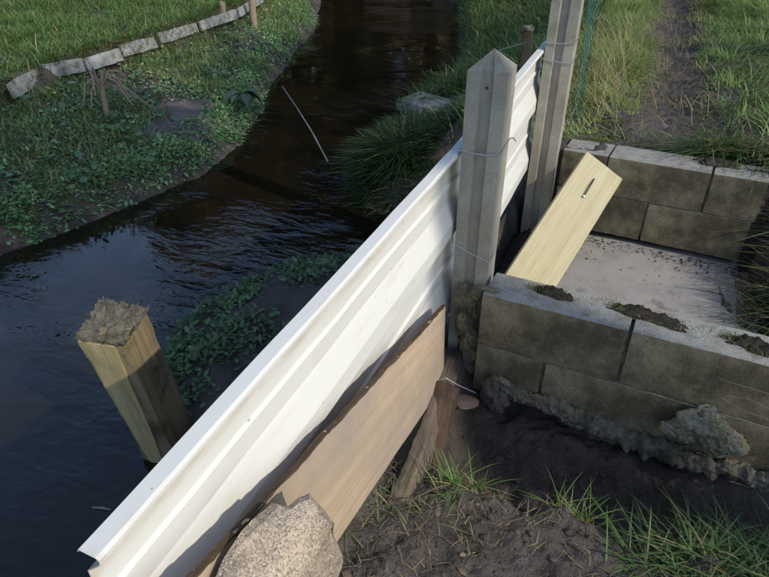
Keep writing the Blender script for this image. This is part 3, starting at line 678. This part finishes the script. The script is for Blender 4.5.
wire('lower wire round the tall concrete post', [(-.16, 1.50, z2+.02), (-.098, 1.42, z2+.006), (-.098, 1.340, z2), (-.03, 1.340, z2-.010), (.034, 1.340, z2-.012), (.034, 1.468, z2)], .0022)
wire('thin curved wire sticking out of the soil by the timbers', [tuple(onz(x, y, z)) for x, y, z in ((428, 388, -.27), (436, 381, -.25), (446, 378, -.24), (458, 385, -.27), (476, 393, -.33))], .0015)

# green netting rolled at the tall post
mb = MB()
for k in range(16):
    for s_ in (-1, 1):
        pts = []
        for i in range(9):
            t = i/8; z = .16+k*.062+s_*t*.30; y = 1.475+t*.30; pts.append((.040+.02*math.sin(y*9+z*3)+.05*t, y, min(max(z, .12), 1.18)))
        mb.add(*tube(pts, .0014, 5))
for y in (1.475, 1.62, 1.775):
    mb.add(*tube([(.040+.02*math.sin(y*9+z*3)+.05*(y-1.475)/.3, y, z) for z in np.linspace(.1, 1.2, 14)], .0018, 5))
o = mb.build('wire_netting', MAT['mesh']); tag(o, 'green plastic coated wire netting fixed to the tall concrete post', 'netting')

# ------------------------------------------------------------------ things in and by the river
a = onz(330, 165, WZ); V, Fs = tube([a+np.array([.05, -.04, -.15]), a, a+np.array([-.20, .26, .17]), tuple(onz(305, 123, -.50)), tuple(onz(282, 86, -.28))], [.006, .006, .006, .005, .004], 7)
pts = [onz(330, 166, WZ-.05), onz(328, 162, WZ), onz(312, 132, -.68), onz(297, 108, -.60), onz(282, 86, -.52)]
V, Fs = tube(pts, [.007, .007, .006, .005, .004], 7); o = obj('bare_stick', V, Fs, MAT['edging']); tag(o, 'thin pale bare stick standing out of the river at a slant', 'stick')
P = onz(100, 511, WZ); V, Fs = tube([P+np.array([-.035, 0, .002]), P+np.array([0, .012, .004]), P+np.array([.035, .018, .002])], [.003, .005, .003], 6)  # pale sliver stands in for a reflection line on the water
o = obj('reflection_sliver', V, Fs, MAT['edging']); tag(o, 'small pale twig built on the water beside the near end of the white sheet', 'glint')
# mossy slab on the grass hummock
ca, cb = onz(398, 97, -.36), onz(485, 122, -.36); cdir = (cb-ca)/np.linalg.norm(cb-ca)
V, Fs = rbox(np.linalg.norm(cb-ca), .30, .10, .03, .02, .006, 21, 12., .03)
o = link('mossy_slab', mesh('mossy_slab', V, Fs), MAT['mosstone']); pc = (ca+cb)/2+np.array([-cdir[1], cdir[0], 0])*.13
o.matrix_basis = frame((pc[0], pc[1], -.41), cdir, uz=(0, -.08, 1)); tag(o, 'mossy concrete slab lying on the grassy hummock in the river', 'slab')
lumps('earth_hummock', [((pc[0]+.05, pc[1]-.05, -.68), (.50, .34, .26)), ((-1.02, 2.5, -.78), (.28, .34, .18)), ((-.75, 2.4, -.6), (.4, .4, .3))], 'dark earth hummock under the mossy slab', 'earth', 'soil', 9, disp=.3, sub=4)

# left bank edging boards
root = empty('bank_edging', tuple(onz(75, 70, -.3))); tag(root, 'row of pale weathered edging boards holding the left lawn', 'edging')
def edge_board(p, q, zt, h, seed):
    a = onz(*p, zt); b = onz(*q, zt); d = b-a; Lt = np.linalg.norm(d)
    V, Fs = rbox(Lt, .03, h, .03, .006, .006, seed, 14., .03); V[:, 2] += fbm(V[:, 0]*5, V[:, 1]*0, seed)*.008*(V[:, 2] > 0)
    o = link('board', mesh('board', V, Fs), MAT['edging']); o.parent = root; o.matrix_parent_inverse = Matrix.Translation(-Vector(root.location))
    o.matrix_basis = frame((a+b)/2+np.array([0, 0, -h/2]), d, uz=(-.25, 0, 1))
for k, (p, q) in enumerate([((8, 84), (38, 66)), ((39, 65), (82, 58)), ((84, 58), (119, 48)), ((120, 45), (154, 36)), ((158, 33), (196, 22)), ((199, 21), (236, 9)), ((238, 8), (262, -6))]): edge_board(p, q, -.155, .12, 50+k)
def wpost(p, zt, zb, r_, label, seed):
    a = onz(*p, zt); mb = MB(); V, Fs = tube([(a[0], a[1], zb), (a[0], a[1], (zb+zt)/2), (a[0]+.01, a[1], zt)], [r_, r_*1.02, r_*.95], 14)
    o = obj('wooden_peg', V, Fs, MAT['stalk']); tag(o, label, 'peg')
wpost((221, 2), -.06, -.5, .045, 'brown wooden peg among the pale edging boards on the left bank', 1)
wpost((251, -2), -.06, -.5, .05, 'fatter wooden peg at the far end of the pale edging boards', 2)

# dead plant stump on the left bank with stalks
P0 = onz(110, 128, -.56); root = empty('dead_plant', tuple(P0)); tag(root, 'dead brown plant stump with splayed dry stalks on the left bank', 'dead plant')
zz = float(height_n(np.array([P0[0]]), np.array([P0[1]]))[0])
V, Fs = tube([(P0[0], P0[1], zz-.05), (P0[0]+.01, P0[1], zz+.18), (P0[0]+.03, P0[1]+.03, zz+.38)], [.026, .020, .013], 10); obj('stump', V, Fs, MAT['stalk'], root)
for k in range(15):
    a_ = random.uniform(0, 6.28); r_ = random.uniform(.12, .34); h = random.uniform(.05, .28)
    pts = [(P0[0], P0[1], zz+.24)] + [(P0[0]+math.cos(a_)*r_*t, P0[1]+math.sin(a_)*r_*t, zz+.24+h*math.sin(t*2.4)-.20*t*t) for t in (.35, .7, 1)]
    V, Fs = tube(pts, [.010, .008, .007, .004], 6); obj('stalk', V, Fs, MAT['stalk'], root)
pts = [tuple(onz(x, y, z)) for x, y, z in ((62, 120, -.58), (66, 110, -.50), (76, 102, -.46), (92, 100, -.45), (104, 100, -.5))]
V, Fs = tube(pts, .009, 6); o = obj('dry_stem', V, Fs, MAT['stalk']); tag(o, 'pale arching dry stem left of the dead plant stump', 'stem')
# yellowed leaf
P = onz(108, 132, -.5); 
leaves('yellow_leaf', np.array([[P[0]-.1, P[1]-.05, P[2]+.02]]), .26, .05, (.35, .27, .07), (.35, .27, .07), 'single long yellowed leaf below the dead plant stump', 'leaf', 3.2, kind=None)

# dock plant with broad leaves at the water edge
P0 = onz(243, 100, -.60); root = empty('broad_leaf_plant', tuple(P0)); tag(root, 'plant with broad grey-green leaves drooping over the left water edge', 'plant')
for k in range(11):
    a_ = random.uniform(-2.6, 1.4); Ll = random.uniform(.12, .27); wl_ = Ll*random.uniform(.38, .52); e0 = random.uniform(.2, .9); V = []; Fs = []; ns = 7
    for i in range(ns+1):
        t = i/ns; ho = Ll*(t*.95); ve = Ll*(e0*t-1.0*t*t); wd = wl_*math.sin(math.pi*min(1, .04+t*.96))**.7*.5
        for s_ in (-1, 0, 1):
            V.append((P0[0]+math.cos(a_)*ho-math.sin(a_)*wd*s_, P0[1]+math.sin(a_)*ho+math.cos(a_)*wd*s_, P0[2]+.05+ve+abs(s_)*wd*.35))
    for i in range(ns):
        for s_ in (0, 1): Fs.append([i*3+s_, (i+1)*3+s_, (i+1)*3+s_+1, i*3+s_+1])
    me = mesh('leaf', V, Fs); at = me.color_attributes.new('tint', 'FLOAT_COLOR', 'POINT'); tn = random.uniform(.8, 1.3)
    at.data.foreach_set('color', [c for _ in V for c in (.085*tn, .13*tn, .085*tn, 1)]); link('leaf', me, MAT['leaf'], root)

# ------------------------------------------------------------------ grass and weeds
G1, G2 = (.045, .085, .014), (.13, .17, .035)
D1, D2 = (.035, .075, .02), (.075, .13, .03)
# lawn on the far left
x, y = scatter(70000, -8.5, -3.8, .6, 10, lambda x, y: (XEf(y)-x > .015) & (XEf(y)-x < 3.4))
L_ = .15*(.5+.9*np.clip(.5+1.2*fbm(x*3, y*3, 210, 3), 0, 1))
grass('lawn_grass', x, y, L_, .009, .75, .8, (.065, .15, .03), (.18, .28, .075), .08, 'bright green lawn grass above the pale edging boards on the left')
# tufts hanging over the edging
x, y = scatter(60000, -6.5, -3.6, .6, 9, lambda x, y: (np.abs(XEf(y)-x-.06) < .08) & (fbm(x*2.2, y*2.2, 70) > -.30))
grass('edge_grass', x, y, .17, .008, .75, .9, (.07, .14, .025), (.18, .22, .06), .22, 'longer grass tufts hanging over the pale edging boards', heading=RNG.normal(-.3, .7, len(x)))
# left bank slope: grass patches and leafy weeds
MUD = onz(190, 116, -.55)
def nomud(x, y): return ((x-MUD[0])/.34)**2+((y-MUD[1])/.5)**2+1.6*fbm(x*4, y*4, 33) > .75
x, y = scatter(90000, -7.5, -2.9, .2, 10, lambda x, y: (XLf(y)-x > .06) & (XEf(y)-x < .02) & (fbm(x*1.6, y*1.6, 80) > -.16) & nomud(x, y))
grass('slope_grass', x, y, .14, .007, .6, .6, (.09, .18, .04), (.26, .36, .12), .16, 'patchy dark green grass on the shaded slope of the left bank')
def clusters(n, per, rad, x0, x1, y0, y1, mask, hgt):
    cx, cy = scatter(n, x0, x1, y0, y1, mask); k = len(cx)
    px = np.repeat(cx, per)+RNG.normal(0, rad, k*per); py = np.repeat(cy, per)+RNG.normal(0, rad, k*per)
    r2 = (px-np.repeat(cx, per))**2+(py-np.repeat(cy, per))**2
    hh = np.repeat(RNG.uniform(.3, 1, k), per)*hgt*np.exp(-r2/(2*rad*rad))*RNG.uniform(.2, 1.0, k*per)
    return np.stack([px, py, height_n(px, py)+hh], 1)
P = clusters(4600, 14, .05, -7.5, -2.9, .2, 10, lambda x, y: (XLf(y)-x > .0) & (XEf(y)-x < -.05) & (fbm(x*1.3+4, y*1.3, 90) > -.32) & nomud(x, y), .13)
leaves('bank_weeds', P, .036, .4, (.09, .18, .06), (.26, .38, .17), 'low leafy weeds covering the shaded slope of the left bank')
P = clusters(9000, 18, .05, -7.5, -2.7, .0, 9, lambda x, y: (XLf(y)-x > -.02) & (XLf(y)-x < .30) & (fbm(x*2.5, y*2.5, 97) > -.2), .11)
leaves('waterside_weeds', P, .042, .25, (.09, .19, .06), (.18, .31, .12), 'fresh small-leaved weeds in a band along the left water edge')
MAT['mud'] = mineral('grey_dried_mud', (.15, .135, .13), (.10, .09, .085), (.075, .065, .055), 5, 14, 120, bmp=.7, bdist=.01)
zz = float(height(np.array([MUD[0]]), np.array([MUD[1]]))[0])
mx, my = np.meshgrid(np.linspace(-.55, .5, 40), np.linspace(-.75, .75, 40)); mx = mx.ravel()+MUD[0]; my = my.ravel()+MUD[1]
mz = height(mx, my)+.018-.10*np.clip(((mx-MUD[0])/.42)**2+((my-MUD[1])/.62)**2+.8*fbm(mx*4, my*4, 33)-.5, 0, 1)+.02*fbm(mx*7, my*7, 44)
o = obj('mud_bank', np.stack([mx, my, mz], 1), [[i*40+j, i*40+j+1, (i+1)*40+j+1, (i+1)*40+j] for i in range(39) for j in range(39)], MAT['mud']); tag(o, 'bare grey mud patch among the weeds on the left bank', 'mud', kind='structure')
P = clusters(420, 7, .06, -7.5, -2.9, .2, 10, lambda x, y: (XLf(y)-x > .15) & (XEf(y)-x < -.10) & nomud(x, y), .22)
leaves('nettle_weeds', P, .085, .15, (.06, .13, .055), (.15, .22, .13), 'larger-leaved blue-green weeds standing among the small ones on the left bank', asp=1.9)
P = clusters(900, 2, .05, -7.5, -2.9, .2, 10, lambda x, y: (XLf(y)-x > .05) & (XEf(y)-x < -.02), .06)
leaves('dead_leaves', P, .06, .1, (.22, .16, .09), (.36, .28, .16), 'scattered brown dead leaves on the left bank', asp=1.8)
# mud island behind the sheet
P = clusters(560, 17, .04, -1.65, -.5, -.25, 1.25, lambda x, y: (x-XRf(y) > .0) & (fbm(x*4.2, y*4.2, 95) > .02) & (x < -.55), .08)
leaves('island_weeds', P, .034, .5, (.04, .09, .035), (.14, .22, .09), 'dark green cress-like weeds on the mud islet behind the white sheet')
# hummock with rushes
n = 4200; an = RNG.uniform(0, 6.28, n); rr = np.sqrt(RNG.random(n)); x = -1.14+.34*rr*np.cos(an); y = 2.45+.38*rr*np.sin(an)
zg = np.maximum(height_n(x, y), -.72+.28*np.sqrt(np.maximum(0, 1-rr**2)))-.03
grass('hummock_grass', x, y, .22, .008, .55, .85, (.022, .05, .016), (.05, .085, .028), .06, 'dark arching grass on the hummock in front of the mossy slab', z=zg, heading=np.where(RNG.random(n) < .6, an, RNG.uniform(0, 6.28, n)))  # blade colours darkened in place of shade on the hummock
x, y = scatter(500, -1.5, -.8, 3.1, 3.5, lambda x, y: fbm(x*4, y*4, 2) > .05); grass('slab_grass', x, y, .05, .007, .6, .6, (.04, .08, .02), (.08, .12, .04), .15, 'short mossy grass fringe on the mossy slab in the river', z=np.full(len(x), -.385)+RNG.uniform(-.05, .03, len(x)))
x, y = scatter(5000, -1.75, -.7, 1.9, 2.7, lambda x, y: (x-XRf(y) > -.02) & (x < -.75))
grass('hummock_fringe', x, y, .10, .007, .8, 1.1, (.025, .055, .018), (.06, .10, .035), .10, 'short dark grass covering the sides of the hummock down to the water', heading=RNG.normal(3.4, .7, len(x)))
# shaded right bank upstream
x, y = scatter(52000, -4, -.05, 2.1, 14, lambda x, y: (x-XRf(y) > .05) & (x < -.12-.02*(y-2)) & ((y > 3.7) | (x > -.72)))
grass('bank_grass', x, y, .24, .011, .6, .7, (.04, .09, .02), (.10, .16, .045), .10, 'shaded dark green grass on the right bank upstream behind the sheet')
# sunny grass behind the back wall, left of the path
def path_x(y): return .56+.0*y
def clumpy(x, y, s_=0): return np.clip(.55+1.1*fbm(x*4.5, y*4.5, 200+s_, 3), .12, 1)
def swirl(x, y, s_=0): return 6.3*fbm(x*1.7, y*1.7, 300+s_, 3)*1.4+RNG.normal(0, .8, len(x))
def edge_d(x, y): return np.abs(x-path_x(y)) + .10*fbm(x*4, y*4, 60)
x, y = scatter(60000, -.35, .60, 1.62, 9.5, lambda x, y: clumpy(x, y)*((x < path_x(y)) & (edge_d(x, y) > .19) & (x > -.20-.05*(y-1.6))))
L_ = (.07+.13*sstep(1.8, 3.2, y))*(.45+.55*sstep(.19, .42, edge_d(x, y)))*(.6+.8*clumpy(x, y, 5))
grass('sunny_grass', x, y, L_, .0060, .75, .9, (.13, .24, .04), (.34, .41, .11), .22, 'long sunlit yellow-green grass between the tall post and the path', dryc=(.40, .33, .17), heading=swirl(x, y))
x, y = scatter(900, -.1, .35, 2.0, 5, lambda x, y: edge_d(x, y) > .25)
grass('dry_stems', x, y, .36, .003, .6, .5, (.40, .33, .18), (.30, .25, .12), .5, 'tall dry straw stems in the sunlit grass by the tall post', mat='straw')
# right of the path
x, y = scatter(70000, .5, 2.8, 1.62, 10, lambda x, y: clumpy(x, y, 3)*((x > path_x(y)) & (edge_d(x, y) > .18)))
L_ = .17*(.4+.6*sstep(.18, .5, edge_d(x, y)))*(.6+.8*clumpy(x, y, 8))
grass('path_side_grass', x, y, L_, .0068, .75, .9, (.08, .175, .035), (.23, .32, .09), .15, 'thick green grass on the right side of the muddy path', heading=swirl(x, y, 9))
x, y = scatter(420, .62, 1.05, 1.66, 1.9, lambda x, y: (x-.62) > 0)
grass('wall_tuft', x, y, .26, .008, .75, .9, (.06, .12, .03), (.13, .19, .06), .15, 'arching green grass tuft hanging over the right end of the back wall', heading=RNG.normal(-2.2, .7, len(x)))
# thin grass on the path and dry litter
x, y = scatter(2600, .3, .95, 1.65, 7, lambda x, y: (np.abs(x-path_x(y)) < .22) & (fbm(x*4, y*4, 66) > .10))
grass('path_grass', x, y, .09, .005, .7, .6, (.07, .12, .03), (.14, .17, .06), .45, 'sparse short grass and litter trodden into the muddy path')
x, y = scatter(900, .25, 1.2, 1.65, 7, lambda x, y: np.abs(x-path_x(y)) < .32)
grass('path_straw', x, y, .16, .004, 1.0, .25, (.30, .24, .14), (.16, .12, .08), .3, 'dry straw lying across the muddy path', mat='straw', sink=-.012)
# hanging grass at the right end of the back wall and right of the slab
x, y = scatter(2600, .99, 1.5, .2, 1.7, lambda x, y: (fbm(x*4, y*4, 68) > -.12) & (y > .75))
grass('side_grass', x, y, .22, .006, .6, .9, (.09, .14, .035), (.18, .20, .07), .5, 'mixed green and dry grass hanging down beside the right edge of the slab', heading=RNG.normal(3.6, .8, len(x)))
x, y = scatter(16000, 1.12, 2.9, -1.2, 1.7, lambda x, y: (fbm(x*3, y*3, 69) > -.12) & ((y > .7) | (x > 1.22)))
grass('right_bank_grass', x, y, .16, .006, .75, .9, (.06, .13, .03), (.17, .24, .07), .2, 'rough grass on the rising bank to the right of the slab', heading=swirl(x, y, 14))
# foreground
def tuft(name, px, z, n, spread, L_, wd, label, dry=.12, cA=(.09, .165, .04), cB=(.20, .29, .09), lean=.5, curl=.7):
    xs = []; ys = []
    for (a, b), k in px:
        p = onz(a, b, z); xs.append(RNG.normal(p[0], spread, k)); ys.append(RNG.normal(p[1], spread, k))
    x = np.concatenate(xs); y = np.concatenate(ys); grass(name, x, y, L_, wd, lean, curl, cA, cB, dry, label, seg=5)
tuft('grass_tuft', [((458, 492), 26), ((476, 488), 20), ((448, 487), 14)], -.32, 0, .018, .11, .0042, 'bright green grass tuft on the near soil by the timbers', .1)
tuft('grass_tuft', [((580, 508), 34), ((600, 500), 22), ((565, 500), 16)], -.33, 0, .022, .10, .0042, 'small green grass tuft at the lip of the hole in the middle', .15)
tuft('grass_tuft', [((660, 560), 60), ((690, 545), 70), ((720, 560), 80), ((750, 545), 80), ((680, 577), 70), ((740, 577), 80), ((640, 575), 40), ((765, 560), 60)], -.36, 0, .05, .125, .0044, 'large dense grass tuft in the lower right corner', .16, (.055, .115, .032), (.15, .23, .08), .75, 1.0)
tuft('grass_tuft', [((385, 505), 14), ((370, 515), 12), ((400, 500), 10), ((350, 545), 12), ((420, 520), 8)], -.31, 0, .03, .09, .0036, 'thin grass blades between the big stone and the timbers', .3, (.10, .16, .04), (.2, .24, .08), .8)
x, y = scatter(1300, -.12, .6, -1.0, -.40, lambda x, y: fbm(x*6, y*6, 71) > .08)
grass('straw_litter', x, y, .04, .0017, .95, .45, (.30, .24, .15), (.17, .13, .085), .3, 'dry straw litter scattered over the near soil', mat='straw', sink=-.004)
x, y = scatter(60, -.1, .75, -1.0, -.36, lambda x, y: x < 9)
leaves('leaf_litter', np.stack([x, y, height_n(x, y)+.006], 1), .028, .05, (.16, .11, .07), (.30, .22, .14), 'small brown dead leaves lying on the near soil', asp=1.8)
x, y = scatter(260, -.1, .7, -1.0, -.38, lambda x, y: fbm(x*5+3, y*5, 72) > .08)
grass('seedling_grass', x, y, .035, .003, .7, .6, (.09, .15, .03), (.2, .24, .07), .1, 'tiny green seedlings dotted over the near soil')
root_pts = [[(769, 392), (745, 388), (722, 380)], [(769, 408), (748, 398), (728, 395)], [(769, 420), (742, 412), (720, 398)], [(722, 470), (742, 478), (766, 486)], [(728, 482), (750, 488), (769, 480)]]
mb = MB()
for q in root_pts:
    mb.add(*tube([tuple(ony(a, b, -.11+.01*i)) for i, (a, b) in enumerate([(a_+random.uniform(-2, 2), b_+random.uniform(-2, 2)) for (a_, b_) in q])], [.0012, .0011, .0008], 5))
o = mb.build('dry_roots', MAT['straw']); o.data.materials.clear(); o.data.materials.append(MAT['stalk']); tag(o, 'pale dry roots poking out by the crusty mortar lump at right', 'roots', kind='stuff')
# clods on the near soil
mb = MB()
for k in range(1500):
    a = random.uniform(-.12, 1.0); b = random.uniform(-1.0, -.02); r_ = random.choice([.002, .003, .003, .004, .005, .007, .011]); z_ = float(height_n(np.array([a]), np.array([b]))[0])
    bm = bmesh.new(); bmesh.ops.create_icosphere(bm, subdivisions=1, radius=1)
    mb.add([(a+v.co.x*r_*random.uniform(.7, 1.3), b+v.co.y*r_*random.uniform(.7, 1.3), z_+v.co.z*r_*.7) for v in bm.verts], [[v.index for v in f.verts] for f in bm.faces]); bm.free()
o = mb.build('soil_crumbs', MAT['soil'], smooth=False); tag(o, 'small dark soil crumbs scattered over the near ground and the hole', 'soil crumbs', kind='stuff')

# ------------------------------------------------------------------ trees: two unseen ones added beyond the right edge to shade the far bank, a wood upstream mirrors in the river
def crown_pts(cx, cy, cz, rx_, ry_, rz_, nclump, per, rad):
    a = RNG.normal(0, 1, (nclump, 3)); a /= np.linalg.norm(a, axis=1, keepdims=True); a *= RNG.random((nclump, 1))**.4
    c = a*np.array([rx_, ry_, rz_])+np.array([cx, cy, cz]); return (np.repeat(c, per, 0)+RNG.normal(0, rad, (nclump*per, 3))), c
def shade_tree(x, y, label, cz, rx_, ry_, rz_):
    root = empty('shade_tree', (x, y, 0)); tag(root, label, 'shade_tree', 'added shade trees beyond the right picture edge')
    P, c = crown_pts(x, y, cz, rx_, ry_, rz_, 90, 36, .2)
    mb = MB(); mb.add(*tube([(x, y, -.2), (x+.1, y, cz*.5), (x, y+.1, cz+rz_*.6)], [.22, .17, .05], 12))
    for k in range(0, 90, 4): mb.add(*tube([(x, y, cz-rz_*.8+random.random()*rz_), tuple(((c[k]+np.array([x, y, cz]))/2)+np.array([0, 0, .1])), tuple(c[k])], [.06, .035, .012], 6))
    mb.build('trunk', MAT['bark'], root); leaves('crown', P, .17, .1, (.05, .09, .02), (.09, .14, .04), None, parent=root)
shade_tree(8.2, -2.7, 'added, unseen tall leafy tree beyond the right edge, nearer the camera', 8.5, .65, 2.0, .95)
shade_tree(8.2, 2.0, 'added, unseen tall leafy tree beyond the right edge, farther upstream', 8.05, .65, 3.1, 1.5)
mb = MB(); PP = []
for k in range(64):
    az = R(-95+k*1.95); 
    if -20 < math.degrees(az) < -15.5: continue
    dist = random.uniform(21, 30); cx, cy = math.sin(az)*dist-2, math.cos(az)*dist; hh = random.uniform(8, 11)+3.0*math.exp(-((math.degrees(az)+12)/16)**2)
    mb.add(*tube([(cx, cy, -.8), (cx+random.uniform(-.3, .3), cy, hh*.5), (cx+random.uniform(-.5, .5), cy, hh)], [.28, .2, .06], 8))
    P, c = crown_pts(cx, cy, hh*.62, 1.7, 1.7, hh*.42, 46, 26, .42); PP.append(P)
    for q in range(0, 46, 6): mb.add(*tube([(cx, cy, c[q][2]-1.0), tuple(c[q])], [.08, .02], 5))
    P, c = crown_pts(cx, cy, .6, 2.0, 2.0, 1.4, 24, 24, .4); PP.append(P)
root = empty('distant_wood', (-10, 20, 0)); tag(root, 'dark wood upstream that shows as brown reflections in the river', 'wood', kind='stuff')
mb.build('trunks', MAT['bark'], root)['kind'] = 'stuff'
leaves('foliage', np.concatenate(PP), .85, .1, (.04, .038, .016), (.085, .07, .03), None, parent=root)['kind'] = 'stuff'
